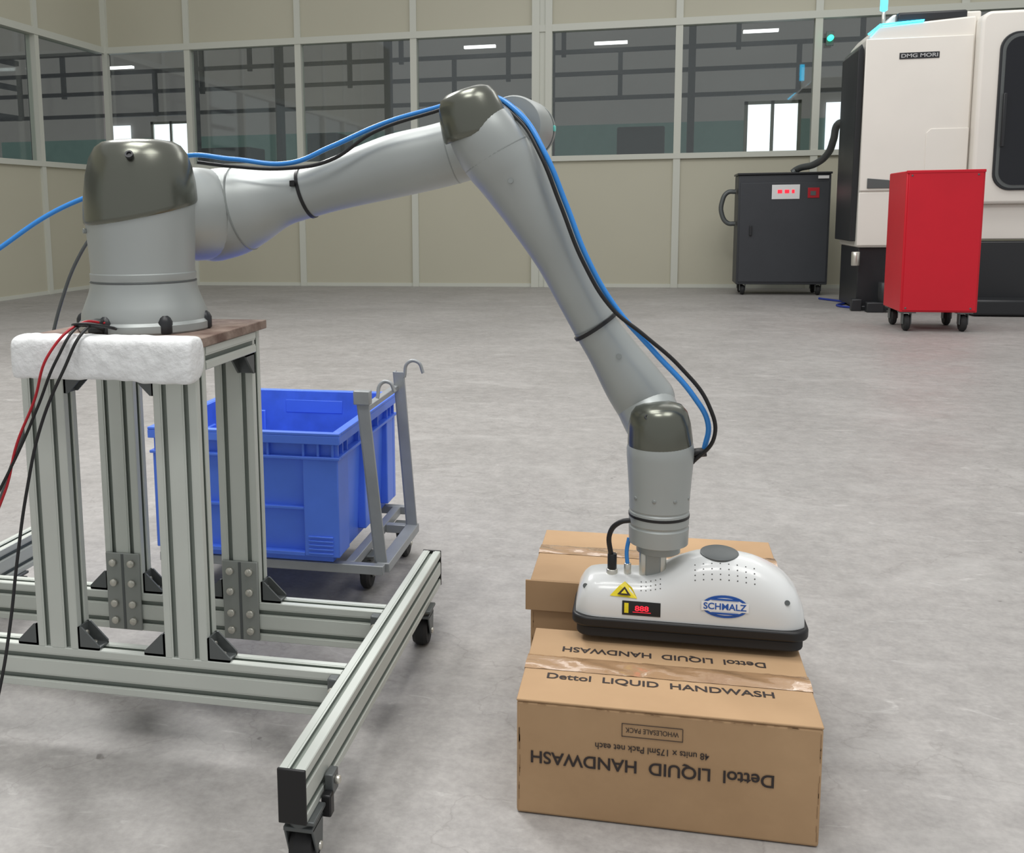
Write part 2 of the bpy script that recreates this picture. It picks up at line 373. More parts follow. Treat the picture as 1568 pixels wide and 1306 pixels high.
for i,(x,y) in enumerate(((-.528,1.425),(-.528,2.29),(-1.656,1.44),(-1.656,2.30))):
    caster('caster_%d'%i,x,y,.10,.036,st,w=.036,off=.010)
def foam():
    N=36; V=[];F=[]
    x0,x1=-1.176,-.803
    for i in range(N+1):
        x=x0+(x1-x0)*i/N; e=1-(.12 if i in(0,N) else 0)
        th=.004 if x>-.915 else 0
        j=lambda a: random.uniform(-a,a)
        sec=[(1.735,.750),(1.69,.747-th),(1.668,.747-th),(1.6645,.751-th),(1.6635,.775),(1.664,.812),(1.668,.824),(1.69,.829),(1.712,.829),(1.735,.825)]
        for (y,z) in sec:
            cy,cz=1.70,.785
            V.append((x,cy+(y-cy)*e+j(.0016),cz+(z-cz)*e+j(.0020)))
    m=10
    for i in range(N):
        for q in range(m):
            F.append((i*m+q,i*m+(q+1)%m,(i+1)*m+(q+1)%m,(i+1)*m+q))
    F.append(tuple(range(m))); F.append(tuple(range(N*m,N*m+m)))
    ob=mk('foam_pad',V,F,'foam',st,smooth=True,ang=70)
    s=ob.modifiers.new('s','SUBSURF'); s.levels=1; s.render_levels=2
foam()

# ------------------------------------------------------------ robot arm
rb=empty('robot_arm')
bx,by=-1.003,1.88
lathe('base_foot',(bx,by,.8205),(0,0,1),[(.129,0),(.131,.003),(.131,.016),(.126,.022),(.125,.034),(.118,.052),(.110,.072),(.106,.086),(.105,.096)],'robot',rb,64)
ring('base_ring',(bx,by,.918),(0,0,1),.1055,.003,'bracket',rb,.0005)
lathe('base_column',(bx,by,.9195),(0,0,1),[(.1030,0),(.1045,.003),(.105,.015),(.1030,.017),(.1030,.03),(.1045,.06),(.1085,.12),(.1095,.15),(.106,.19),(.09,.22)],'robot',rb,64)
lathe('base_cap',(bx+.001,by,1.058),(0,0,1),[(.1100,-.004),(.1125,0),(.1128,.006),(.110,.045),(.104,.08),(.096,.108),(.084,.127),(.070,.136),(.045,.140),(.01,.141)],'cap',rb,72,shear=(.13,.16),ang=40)
for a in (-158,-100,-45,10):
    x=bx+.121*math.cos(math.radians(a)); y=by+.121*math.sin(math.radians(a))
    lathe('base_bolt_pocket',(x,y,.822),(0,0,1),[(.014,0),(.015,.002),(.015,.022),(.011,.030),(.006,.034)],'mblack',rb,20)
box('base_connector',-1.05,-1.02,1.735,1.765,.825,.852,'black',rb,.004)
loft('shoulder_joint',[(-.985,1.925,1.045,.082),(-.97,1.96,1.048,.092),(-.95,2.02,1.05,.099),(-.935,2.07,1.049,.096)],'robot',rb,round0=False)
loft('upper_arm',[(-.932,2.065,1.046,.099),(-.885,2.07,1.056,.096),(-.835,2.07,1.068,.083),(-.775,2.07,1.082,.062),(-.715,2.07,1.092,.053),(-.64,2.07,1.113,.056),(-.525,2.07,1.144,.065),(-.43,2.07,1.163,.065),(-.34,2.07,1.186,.0645),(-.268,2.07,1.213,.061)],'robot',rb)
ring('shoulder_ring',(-.86,2.07,1.062),(1,0,.22),.0925,.004,'robot2',rb,.001)
ring('upper_arm_ring',(-.40,2.07,1.170),(1,0,.26),.0655,.003,'robot2',rb,.001)
lathe('elbow_rear_joint',(-.268,2.0,1.213),(.12,1,0),[(.057,0),(.060,.01),(.060,.10),(.0585,.11)],'robot',rb)
ring('elbow_joint_ring',(-.254,2.118,1.213),(.12,1,0),.0598,.005,'robot2',rb,.0005)
lathe('elbow_rear_cap',(-.253,2.121,1.213),(.12,1,0),[(.059,0),(.058,.01),(.050,.026),(.02,.03)],'robot',rb)
box('elbow_status_led',-.197,-.193,2.10,2.12,1.209,1.221,'greendim',rb,.002)
loft('elbow_link',[(-.315,1.95,1.19,.056),(-.29,2.0,1.2,.056),(-.27,2.05,1.21,.056)],'robot',rb,round0=False,round1=False)
loft('forearm',[(-.334,1.93,1.228,.056),(-.312,1.93,1.190,.0635),(-.290,1.938,1.155,.066),(-.266,1.95,1.122,.0645),(-.222,1.965,1.048,.055),(-.175,1.98,.966,.0475),(-.140,1.99,.895,.044),(-.106,2.0,.829,.043),(-.072,2.01,.775,.047),(-.034,2.02,.715,.056),(-.005,2.03,.672,.060)],'robot',rb)
ring('forearm_ring',(-.290,1.938,1.155),(.5,.05,-.866),.0668,.003,'robot2',rb,.001)
ring('forearm_ring_lower',(-.106,2.0,.829),(.5,.05,-.82),.0438,.003,'robot2',rb,.001)
lathe('elbow_cap',(-.326,1.93,1.200),(-.28,-.10,.95),[(.0625,-.006),(.0645,-.002),(.0645,.006),(.062,.032),(.056,.058),(.048,.073),(.034,.080),(.01,.082)],'cap',rb,56,ang=40)
loft('wrist_link',[(-.005,2.03,.668,.058),(.010,2.0,.64,.056),(.024,1.965,.615,.052)],'robot',rb,round1=False)
WX,WY=.026,1.965
lathe('wrist_body',(WX,WY,.402),(0,0,1),[(.050,0),(.0565,.003),(.0575,.035),(.0555,.038),(.0555,.04),(.0575,.043),(.0575,.066),(.0560,.068),(.0560,.070),(.0575,.072),(.0575,.088),(.060,.128),(.0635,.173),(.064,.188),(.061,.203)],'robot',rb,56)
lathe('wrist_cap',(WX,WY,.589),(-.05,-.06,1),[(.060,0),(.0618,.003),(.0615,.02),(.0585,.052),(.053,.074),(.044,.086),(.028,.092),(.008,.094)],'cap',rb,56,ang=40)
ring('wrist_band',(WX,WY,.461),(0,0,1),.0583,.006,'black',rb,.001)
for a in (-140,-100,-60,-20): 
    cyl('flange_screw',(WX+.055*math.cos(math.radians(a)),WY+.055*math.sin(math.radians(a)),.50),(WX+.0592*math.cos(math.radians(a)),WY+.0592*math.sin(math.radians(a)),.50),.004,'robot2',rb,12)
lathe('tool_flange',(WX,WY,.385),(0,0,1),[(.038,0),(.042,.002),(.042,.018)],'robot2',rb)
for (c,r) in (((bx+.035,by-.100,1.165),.008),((-.318,1.885,1.262),.006),((.0,1.916,.662),.005)):
    lathe('cap_screw',c,(0.2,-.8,.5),[(r,-.006),(r,.001),(r*.6,.001),(r*.5,-.002)],'mblack',rb,16)
for (c,ax) in (((-.255,1.888,1.105),(.0,-1,.1)),((-.055,1.963,.77),(0,-1,.1)),((-1.09,1.81,1.02),(-.7,-.7,0))):
    lathe('body_screw',c,ax,[(.005,-.004),(.005,.0015),(.003,.0015)],'robot2',rb,14)
def strap(c,ax,r):
    return lathe('cable_strap',Vector(c)-Vector(ax).normalized()*.0035,ax,[(r,0),(r+.003,0),(r+.003,.007),(r,.007)],'black',rb,40)
strap((-.715,2.07,1.0925),(1,0,.30),.0525)
strap((-.102,2.0,.824),(.55,.05,-.8),.0455)
box('strap_buckle',-.733,-.722,2.010,2.018,1.105,1.118,'black',rb,.002)
cable('air_hose',[(-1.62,1.80,.80),(-1.36,1.90,.975),(-1.24,1.95,1.06),(-1.11,2.0,1.115),(-1.0,2.03,1.155),(-.955,2.0,1.172),(-.85,2.0,1.163),(-.73,2.01,1.153),(-.64,2.01,1.184),(-.525,2.01,1.228),(-.42,2.01,1.254),(-.33,2.01,1.275),(-.25,1.96,1.235),(-.195,1.92,1.155),(-.155,1.92,1.06),(-.115,1.92,.96),(-.065,1.93,.872),(.01,1.93,.785),(.085,1.935,.70),(.113,1.95,.645),(.108,1.965,.592)],.0052,'hose',rb)
cable('signal_cable',[(-.93,2.0,1.158),(-.85,1.995,1.148),(-.73,2.0,1.142),(-.64,2.0,1.156),(-.545,2.0,1.210),(-.42,2.0,1.246),(-.33,2.0,1.268),(-.25,1.955,1.222),(-.202,1.915,1.150),(-.165,1.91,1.06),(-.12,1.91,.95),(-.068,1.92,.866),(-.01,1.92,.818),(.06,1.93,.755),(.112,1.935,.685),(.124,1.945,.62),(.085,1.96,.565)],.0038,'black',rb)
cyl('cable_gland',(.080,1.965,.583),(.112,1.965,.588),.009,'black',rb)
cable('wire_red_power',[(-1.02,1.75,.845),(-1.04,1.70,.85),(-1.075,1.645,.80),(-1.11,1.64,.71),(-1.145,1.63,.63),(-1.17,1.62,.54),(-1.22,1.60,.44),(-1.32,1.58,.34)],.0026,'wire_red',rb)
cable('wire_black_power',[(-1.03,1.75,.84),(-1.04,1.69,.845),(-1.06,1.645,.79),(-1.10,1.635,.70),(-1.14,1.63,.62),(-1.19,1.61,.52),(-1.25,1.60,.42),(-1.34,1.58,.33)],.0028,'black',rb)
cable('ethernet_cable',[(-1.02,1.74,.835),(-1.02,1.68,.84),(-1.045,1.64,.77),(-1.085,1.62,.67),(-1.11,1.60,.55),(-1.12,1.57,.42),(-1.12,1.54,.32),(-1.12,1.50,.22),(-1.14,1.46,.10),(-1.20,1.42,.006),(-1.4,1.4,.005)],.0030,'black',rb)
cable('wire_loop',[(-1.06,1.75,.84),(-1.05,1.69,.848),(-1.02,1.69,.85),(-.99,1.72,.84),(-.995,1.745,.835)],.003,'black',rb)
cable('grey_cable',[(-1.10,2.0,1.06),(-1.20,2.05,1.02),(-1.25,2.05,.96),(-1.30,2.05,.86),(-1.345,2.05,.73),(-1.39,2.05,.61),(-1.44,2.05,.51),(-1.55,2.1,.3),(-1.60,2.15,.1),(-1.64,2.2,.006)],.004,'bracket',rb)

# ------------------------------------------------------------ vacuum gripper
gp=empty('vacuum_gripper')
GX=[(-.130,.026),(-.126,.044),(-.117,.060),(-.105,.070),(-.08,.0745),(-.03,.076),(.005,.078),(.035,.088),(.065,.104),(.10,.118),(.135,.123),(.17,.122),(.205,.116),(.235,.104),(.262,.087),(.283,.064),(.296,.034)]
GZ=.265; GY=1.975
def gh(x):
    for (a,h0),(c,h1) in zip(GX[:-1],GX[1:]):
        if a<=x<=c: return h0+(h1-h0)*(x-a)/(c-a)
    return .03
def ghw(x):
    e=min((x+.134)/.06,(.300-x)/.06,1); e=max(e,.0); return .074*(1-(1-e)**3*.38)
EX=2.7
K=28; V=[];F=[]
fine=[]
for i in range(len(GX)-1):
    for s in range(3): fine.append(GX[i][0]+(GX[i+1][0]-GX[i][0])*s/3)
fine.append(GX[-1][0])
hs=[crom([ (h,) for _,h in GX],i/3)[0] for i in range(len(fine))]
for x,h in zip(fine,hs):
    w=ghw(x)
    for q in range(K+1):
        a=pi*q/K; c,s=math.cos(a),math.sin(a)
        V.append((x,GY-w*math.copysign(abs(c)**(2/EX),c),GZ+h*abs(s)**(2/EX)))
m_=K+1
for i in range(len(fine)-1):
    for q in range(K): F.append((i*m_+q,i*m_+q+1,(i+1)*m_+q+1,(i+1)*m_+q))
    F.append((i*m_,(i+1)*m_,(i+1)*m_+K,i*m_+K))
F.append(tuple(range(m_))); F.append(tuple(range((len(fine)-1)*m_,len(fine)*m_)))
mk('housing',V,F,'gw',gp,smooth=True,ang=50)
def gf(x,z,off=.0008):
    h=gh(x); t=min(max((z-GZ)/h,0),.98); return (x,GY-ghw(x)*(1-t**EX)**(1/EX)-off,z+off*.4)
def rplate(name,x0,x1,y0,y1,z0,z1,r,m,parent,bev=.003):
    P=[]
    for cx,cy,a0 in ((x1-r,y1-r,0),(x0+r,y1-r,90),(x0+r,y0+r,180),(x1-r,y0+r,270)):
        for q in range(9):
            a=math.radians(a0+q*90/8); P.append((cx+r*math.cos(a),cy+r*math.sin(a)))
    n=len(P); V=[(x,y,z0) for x,y in P]+[(x,y,z1) for x,y in P]
    F=[tuple(range(n)),tuple(range(n,2*n))]+[(i,(i+1)%n,n+(i+1)%n,n+i) for i in range(n)]
    return mk(name,V,F,m,parent,bevel=bev)
rplate('black_rim',-.137,.304,1.894,2.056,.247,.267,.035,'black',gp,.004)
rplate('suction_foam',-.128,.295,1.900,2.050,.226,.247,.03,'rubber',gp)
for dx in (-.022,.012): cyl('stem',(WX-.005+dx,1.955,.325),(WX-.005+dx,1.955,.388),.009,'bolt',gp)
box('stem_block',WX-.024,WX+.006,1.945,1.985,.325,.388,'robot2',gp,.003)
decal_grid('display',-.040,.032,.275,.302,gf,'black',gp)
decal_grid('display_yellow',-.036,-.028,.279,.298,lambda x,z:gf(x,z,.0014),'yellow',gp,3)
decal_text('display_digits','888',.026,.010,lambda u,v:gf(-.016+u,.284+v,.0014),'rled',gp,.02)
decal_grid('display_leds',-.020,.014,.281,.282,lambda x,z:gf(x,z,.0014),'rled',gp,2)
mk('warning_triangle',[gf(-.064,.309,.0012),gf(-.012,.307,.0012),gf(-.022,.324,.0030),gf(-.036,.332,.0035),gf(-.046,.326,.0030)],[(0,1,2,3,4)],'yellow',gp)
mk('warning_triangle_mark',[gf(-.050,.312,.0045),gf(-.024,.311,.0045),gf(-.036,.325,.0050)],[(0,1,2)],'ink',gp)
mk('warning_triangle_inner',[gf(-.043,.314,.0055),gf(-.031,.314,.0055),gf(-.036,.321,.0060)],[(0,1,2)],'yellow',gp)
decal_grid('logo_ring',.108,.192,.283,.326,lambda x,z:gf(x,z,.0010),'lblue',gp,mask='oval')
decal_grid('logo_inner',.113,.187,.288,.321,lambda x,z:gf(x,z,.0014),'lwhite',gp,mask='oval')
decal_grid('logo_band',.107,.193,.2955,.3135,lambda x,z:gf(x,z,.0018),'lwhite',gp)
decal_text('logo_text','SCHMALZ',.078,.0125,lambda u,v:gf(.111+u,.2984+v,.0024),'lblue',gp,.02)
decal_grid('logo_bar_top',.125,.175,.3160,.3195,lambda x,z:gf(x,z,.0024),'lblue',gp,3)
decal_grid('logo_bar_bottom',.125,.175,.2895,.293,lambda x,z:gf(x,z,.0024),'lblue',gp,3)
V=[];F=[]
def dot(x,t,r=.0014):
    h=gh(x); z=GZ+h*t
    p=Vector(gf(x,z,.0010)); n=len(V)
    V.extend([p+Vector((r*math.cos(a),0.0,r*1.1*math.sin(a))) for a in [2*pi*i/6 for i in range(6)]]); F.append(tuple(range(n,n+6)))
for i in range(8):
    for t in (.72,.79,.86,.92): dot(.095+i*.0155,t)
for i in range(5):
    for t in (.72,.80,.88): dot(-.005+i*.009,t,.0012)
mk('vent_holes',V,F,'bracket',gp)
lathe('top_knob',(.142,1.972,GZ+.118),(0,-.10,1),[(.036,0),(.036,.0045),(.033,.006),(.01,.006)],'bracket',gp)
for p in ((-.112,.318),(.262,.318)): lathe('screw_hole',gf(p[0],p[1],-.002),(0,-1,.4),[(.005,-.002),(.005,.004),(.003,.004)],'bracket',gp,14)
cyl('connector_body',(-.062,1.955,.335),(-.062,1.955,.378),.009,'black',gp)
cyl('connector_nut',(-.062,1.955,.332),(-.062,1.955,.347),.011,'bolt',gp)
cable('gripper_cable',[(-.028,1.93,.455),(-.047,1.93,.450),(-.066,1.94,.425),(-.064,1.955,.37)],.005,'black',gp)
cyl('hose_fitting',(-.032,1.955,.333),(-.032,1.955,.36),.007,'bolt',gp)
cable('gripper_hose',[(-.032,1.955,.355),(-.034,1.955,.385),(-.03,1.96,.41)],.004,'hose',gp)

# ------------------------------------------------------------ cardboard boxes
def carton(name,x0,x1,y0,y1,h,seam):
    e=empty(name)
    box('body',x0,x1,y0,y1,0.001,h-.004,'card',e,.005,3)
    g_=.0012
    box('flap_near',x0-.0005,x1+.0005,y0-.0005,seam-g_,h-.0045,h,'card',e,.0018)
    box('flap_far',x0-.0005,x1+.0005,seam+g_,y1+.0005,h-.0045,h,'card',e,.0018)
    # worn dark patches along the folded edges and corners
    V=[];F=[]
    for _ in range(26):
        u=random.uniform(x0+.01,x1-.02); w_=random.uniform(.004,.022); t_=random.uniform(.0006,.0016)
        zz=h-.0055-random.uniform(0,.002); n=len(V)
        V+=[(u,y0-.0011,zz),(u+w_,y0-.0011,zz+random.uniform(-.0006,.0006)),(u+w_*.8,y0-.0011,zz+t_),(u+w_*.15,y0-.0011,zz+t_)]; F.append((n,n+1,n+2,n+3))
    for xx in (x0+.003,x1-.006):
        for _ in range(10):
            zz=random.uniform(.01,h-.03); l_=random.uniform(.008,.03); n=len(V); q=xx+random.uniform(0,.0025)
            V+=[(q,y0-.0006,zz),(q+.0012,y0-.0006,zz),(q+.001,y0-.0006,zz+l_),(q,y0-.0006,zz+l_)]; F.append((n,n+1,n+2,n+3))
    mk('edge_wear',V,F,'card_dirt',e)
    N,Q=44,6; V=[];F=[]
    for i in range(N+1):
        for j in range(Q+1):
            e_=(j/Q-.5); z=h+.0008+abs(random.gauss(0,.0010))*(1 if 0<j<Q else .3)+.0018*math.sin(i*.55+j*.9)*(1-4*e_*e_)+.0018*(1-4*e_*e_)
            V.append((x0-.001+(x1-x0+.002)*i/N,seam+e_*.058+random.uniform(-.0008,.0008),z))
    for i in range(N):
        for j in range(Q): a=i*(Q+1)+j; F.append((a,a+Q+1,a+Q+2,a+1))
    mk('tape',V,F,'tape',e,smooth=True,ang=80)
    boxes('tape_ends',[(x0-.0014,x0-.0006,seam-.028,seam+.028,h-.06,h+.0006),(x1+.0006,x1+.0014,seam-.028,seam+.028,h-.06,h+.0006)],'tape',e)
    return e
x0,x1,y0,y1,h=-.211,.290,1.645,1.952,.213
c=carton('cardboard_box',x0,x1,y0,y1,h,1.796)
fr=lambda xr,zt:(lambda u,v:(xr-u,y0-.0014,zt-v))
decal_text('print_front','Dettol  LIQUID  HANDWASH',.402,.027,fr(.216,.125),'ink',c,.016)
decal_text('print_units','48 units x 175ml Pack net each',.188,.012,fr(.112,.1475),'ink',c,.01)
decal_text('print_pack','WHOLESALE PACK',.088,.009,fr(.062,.180),'ink',c,.005)
xa,xb,za,zb=-.032,.068,.163,.186
boxes('print_pack_frame',[(xa,xb,y0-.0014,y0-.0008,za,za+.001),(xa,xb,y0-.0014,y0-.0008,zb,zb+.001),(xa,xa+.001,y0-.0014,y0-.0008,za,zb),(xb,xb+.001,y0-.0014,y0-.0008,za,zb)],'ink',c)
decal_text('print_top_near','Dettol  LIQUID  HANDWASH',.392,.026,lambda u,v:(-.168+u,1.728+v,h+.0008),'ink',c,.016)
decal_text('print_top_far','Dettol  LIQUID  HANDWASH',.372,.026,lambda u,v:(.222-u,1.876-v,h+.0008),'ink',c,.016)
c2=carton('cardboard_box',-.236,.284,2.070,2.415,.270,2.27)
box('loose_flap',-.246,.10,2.061,2.066,.205,.271,'card',c2,.001)

# ------------------------------------------------------------ crate on trolley
cr=empty('plastic_crate')
X0,X1,Y0,Y1,ZB,ZC=-1.300,-.772,2.425,3.035,.135,.489
def shell(name,i0,i1,zb,zt,m,parent,t=.005):
    def rect(i,z): return [(X0+i,Y0+i,z),(X1-i,Y0+i,z),(X1-i,Y1-i,z),(X0+i,Y1-i,z)]
    V=rect(i0,zb)+rect(i1,zt)+rect(i1+t,zt)+rect(i0+t,zb+t)
    F=[(0,1,2,3)]+[(a,(a+1)%4,4+(a+1)%4,4+a) for a in range(4)]+[(4+a,4+(a+1)%4,8+(a+1)%4,8+a) for a in range(4)]+[(8+a,8+(a+1)%4,12+(a+1)%4,12+a) for a in range(4)]+[(12,13,14,15)]
    fi=[0]*9+[1]*5
    return mk(name,V,F,m,parent,mats=['blue','blue_in'],fm=fi)
shell('shell',.030,.016,ZB,ZC-.002,'blue',cr)
def rimring(name,out,inn,z0,z1):
    L=[(X0-out,X1+out,Y0-out,Y0+inn,z0,z1),(X0-out,X1+out,Y1-inn,Y1+out,z0,z1),(X0-out,X0+inn,Y0+inn,Y1-inn,z0,z1),(X1-inn,X1+out,Y0+inn,Y1-inn,z0,z1)]
    boxes(name,L,'blue',cr,.002)
rimring('rim_top',.004,.017,ZC-.008,ZC)
rimring('rim_skirt',.004,-.001,ZC-.03,ZC-.008)
rimring('rim_ledge',.002,.02,ZC-.072,ZC-.064)
L=[]
def ribx(x,z0,z1,w=.006,d=.02): L.append((x,x+w,Y0+.004,Y0+.004+d,z0,z1))
def riby(y,z0,z1,w=.006,d=.02): L.append((X1-.004-d,X1-.004,y,y+w,z0,z1))
for x in (X0+.01,X0+.05,X0+.09,X0+.2,X0+.33,X1-.1,X1-.06,X1-.02): ribx(x,ZC-.066,ZC-.028)
for y in (Y0+.01,Y0+.05,Y0+.09,Y0+.2,Y0+.3,Y0+.4,Y1-.1,Y1-.06,Y1-.02): riby(y,ZC-.066,ZC-.028)
boxes('rim_ribs',L,'blue',cr)
L=[]
for xx in ((X0+.004,X0+.10),(X1-.10,X1-.004)):
    L.append((xx[0],xx[1],Y0+.005,Y0+.03,ZB+.02,ZC-.066)); L.append((xx[0],xx[1],Y1-.03,Y1-.005,ZB+.02,ZC-.066))
for yy in ((Y0+.006,Y0+.10),(Y0+.26,Y0+.36),(Y1-.10,Y1-.006)):
    L.append((X1-.03,X1-.005,yy[0],yy[1],ZB+.02,ZC-.066)); L.append((X0+.005,X0+.03,yy[0],yy[1],ZB+.02,ZC-.066))
boxes('corner_columns',L,'blue',cr,.003)
L=[(X0+.1,X1-.1,Y0+.008,Y0+.03,ZB+.145,ZB+.152),(X0+.1,X1-.1,Y0+.006,Y0+.03,ZB+.02,ZB+.03)]
for i in range(5):
    L.append((X1-.088,X1-.02,Y0+.001,Y0+.006,ZB+.028+i*.011,ZB+.032+i*.011))
    L.append((X0+.02,X0+.088,Y0+.001,Y0+.006,ZB+.028+i*.011,ZB+.032+i*.011))
boxes('wall_ribs',L,'blue',cr,.001)
boxes('handle_panel',[(X0+.17,X1-.17,Y1-.025,Y1-.022,ZC-.07,ZC-.03)],'blue',cr,.001)
tr=empty('crate_trolley')
boxes('frame',[(-1.30,-.665,2.45,2.475,.108,.133),(-1.30,-.735,2.985,3.01,.108,.133),(-1.30,-1.275,2.475,2.985,.108,.133),(-.775,-.75,2.475,2.985,.108,.133),(-.69,-.655,2.475,2.83,.108,.133),(-.75,-.69,2.80,2.825,.108,.133)],'steel',tr,.002)
def slant(name,xb,yb,zb,xt,yt,zt,wx,wy,m):
    V=[(xb-wx,yb-wy,zb),(xb+wx,yb-wy,zb),(xb+wx,yb+wy,zb),(xb-wx,yb+wy,zb),(xt-wx,yt-wy,zt),(xt+wx,yt-wy,zt),(xt+wx,yt+wy,zt),(xt-wx,yt+wy,zt)]
    return mk(name,V,BF,m,tr,bevel=.001)
slant('upright_1',-.677,2.487,.11,-.722,2.487,.575,.015,.004,'steel')
slant('upright_1_web',-.693,2.500,.11,-.738,2.500,.575,.003,.014,'steel')
slant('upright_2',-.671,2.815,.11,-.706,2.815,.590,.015,.004,'steel')
slant('upright_2_web',-.687,2.828,.11,-.722,2.828,.590,.003,.014,'steel')
boxes('upright_tie',[(-.728,-.708,2.49,2.82,.535,.550)],'steel',tr,.002)
box('hinge_block',-.745,-.700,2.475,2.50,.555,.592,'steel',tr,.003)
cable('hook_1',[(-.70,2.55,.56),(-.690,2.56,.60),(-.668,2.56,.602),(-.655,2.56,.578)],.005,'steel',tr)
cable('hook_2',[(-.69,2.815,.575),(-.678,2.815,.618),(-.650,2.815,.620),(-.634,2.815,.588)],.005,'steel',tr)
for i,(x,y) in enumerate(((-.76,2.62),(-.72,2.90),(-1.24,2.55),(-1.24,2.95))):
    caster('caster_%d'%i,x,y,.108,.042,tr,.026)

# ------------------------------------------------------------ red tool cabinet
rc=empty('red_tool_cabinet')
box('body',2.06,2.655,9.17,9.80,.165,1.338,'red',rc,.008)
box('door_front',2.076,2.640,9.160,9.17,.18,1.322,'red',rc,.003)
for z in (.2,1.30): 
    for x in (2.10,2.60): cyl('screw',(x,9.160,z),(x,9.156,z),.008,'bracket',rc,10)
box('top_lip',2.06,2.655,9.155,9.19,1.318,1.342,'red',rc,.004)
for i,(x,y) in enumerate(((2.13,9.24),(2.57,9.24),(2.13,9.72),(2.57,9.72))):
    box('caster_plate_%d'%i,x-.06,x+.06,y-.06,y+.06,.155,.166,'bracket',rc)
    boxes('caster_fork_%d'%i,[(x-.035,x-.028,y-.03,y+.04,.06,.155),(x+.028,x+.035,y-.03,y+.04,.06,.155)],'bracket',rc)
    lathe('caster_wheel_%d'%i,(x-.024,y+.01,.072),(1,0,0),[(.03,0),(.06,0),(.072,.012),(.072,.036),(.06,.048),(.03,.048)],'rubber',rc,28)
# ------------------------------------------------------------ dark electrical cabinet
dc=empty('control_cabinet')
D=.055
box('body',.965+D,2.01+D,12.85,13.4,.13,1.44,'dark',dc,.01)
box('door',.985+D,1.99+D,12.835,12.85,.16,1.35,'dark',dc,.006)
box('top_lid',.95+D,2.02+D,12.83,13.4,1.44,1.465,'mblack',dc,.006)
box('display_panel',1.345+D,1.66+D,12.828,12.836,1.15,1.32,'lwhite',dc,.002)
boxes('display_leds',[(1.41+D,1.46+D,12.824,12.829,1.22,1.26),(1.49+D,1.54+D,12.824,12.829,1.22,1.26),(1.57+D,1.60+D,12.824,12.829,1.22,1.26)],'rled',dc)
box('display_small',1.75+D,1.88+D,12.828,12.836,1.16,1.28,'wire_red',dc,.002)
box('display_small_screen',1.78+D,1.84+D,12.824,12.829,1.19,1.24,'bracket',dc)
box('handle',1.10+D,1.13+D,12.81,12.836,.72,.84,'mblack',dc,.004)
box('rating_plate',1.86+D,1.98+D,12.826,12.836,1.385,1.42,'lwhite',dc)
for i,(x,y) in enumerate(((1.05+D,12.93),(1.92+D,12.93),(1.05+D,13.32),(1.92+D,13.32))):
    boxes('caster_fork_%d'%i,[(x-.035,x-.028,y-.03,y+.03,.05,.13),(x+.028,x+.035,y-.03,y+.03,.05,.13)],'bracket',dc)
    lathe('caster_wheel_%d'%i,(x-.024,y,.06),(1,0,0),[(.02,0),(.05,0),(.06,.012),(.06,.036),(.05,.048),(.02,.048)],'rubber',dc,24)
cable('side_hose',[(1.01,13.1,1.25),(.91,13.1,1.24),(.85,13.1,1.13),(.85,13.1,.98),(.92,13.1,.87),(1.01,13.1,.86)],.028,'bracket',dc)
cable('conduit',[(1.66,13.1,1.465),(1.70,13.1,1.50),(1.86,12.8,1.55),(1.96,12.5,1.66),(1.98,12.3,1.80),(1.99,12.15,1.95),(2.05,12.0,1.97)],.04,'bracket',dc)
# ------------------------------------------------------------ CNC machine
mc=empty('cnc_machine')
def prism(name,P,y0,y1,m,parent,bevel=.0,seg=3):
    n=len(P); V=[(x,y0,z) for x,z in P]+[(x,y1,z) for x,z in P]
    F=[tuple(range(n)),tuple(range(2*n-1,n-1,-1))]+[(i,(i+1)%n,n+(i+1)%n,n+i) for i in range(n)]
    return mk(name,V,F,m,parent,bevel=bevel,seg=seg)
YB=12.0
boxes('base_plinth',[(2.06,6.0,11.05,YB,.02,.64),(2.04,2.35,10.98,11.2,.0,.05),(3.1,6.0,10.85,11.1,.0,.70)],'mblack',mc,.01)
prism('left_housing',[(2.04,.64),(3.02,.64),(3.02,2.86),(2.14,2.80),(2.06,2.70)],11.0,YB,'white',mc,.02)
prism('left_side_panel',[(1.985,.70),(2.045,.70),(2.045,2.60),(2.02,2.66),(1.985,2.60)],11.12,YB-.02,'mblack',mc,.01)
box('lower_front_panel',2.03,3.02,10.985,11.0,.66,1.19,'white',mc,.006)
box('upper_front_panel',2.03,3.0,10.98,11.0,1.205,2.68,'white',mc,.008)
prism('access_hatch',[(2.62,1.22),(3.0,1.22),(3.0,1.80),(2.66,1.80),(2.62,1.76)],10.972,10.982,'white',mc,.004)
prism('panel_handle',[(2.10,1.23),(2.40,1.23),(2.40,1.25),(2.30,1.31),(2.10,1.33)],10.968,10.982,'bracket',mc,.004)
prism('roof_cover',[(2.18,2.80),(3.10,2.84),(3.10,2.93),(2.30,2.93)],11.15,YB,'white',mc,.02)
box('roof_trim',2.32,2.95,11.05,11.16,2.84,2.93,'mblack',mc,.02)
def rrect(x0,x1,z0,z1,r,n=8):
    P=[]
    for cx,cz,a0 in ((x1-r,z1-r,0),(x0+r,z1-r,90),(x0+r,z0+r,180),(x1-r,z0+r,270)):
        for q in range(n+1):
            a=math.radians(a0+q*90/n); P.append((cx+r*math.cos(a),cz+r*math.sin(a)))
    return P
prism('door_module',rrect(3.02,6.0,1.06,2.87,.10),10.84,YB,'white',mc,.03)
box('door_lower_panel',3.03,6.0,10.92,YB,.72,1.06,'white',mc,.01)
prism('door_window_frame',rrect(3.19,4.6,1.19,2.67,.16),10.82,10.85,'mblack',mc,.006)
prism('door_window_seal',rrect(3.21,4.58,1.21,2.65,.15),10.816,10.822,'bracket',mc)
prism('door_window',rrect(3.24,4.55,1.24,2.62,.13),10.810,10.818,'mglass',mc)
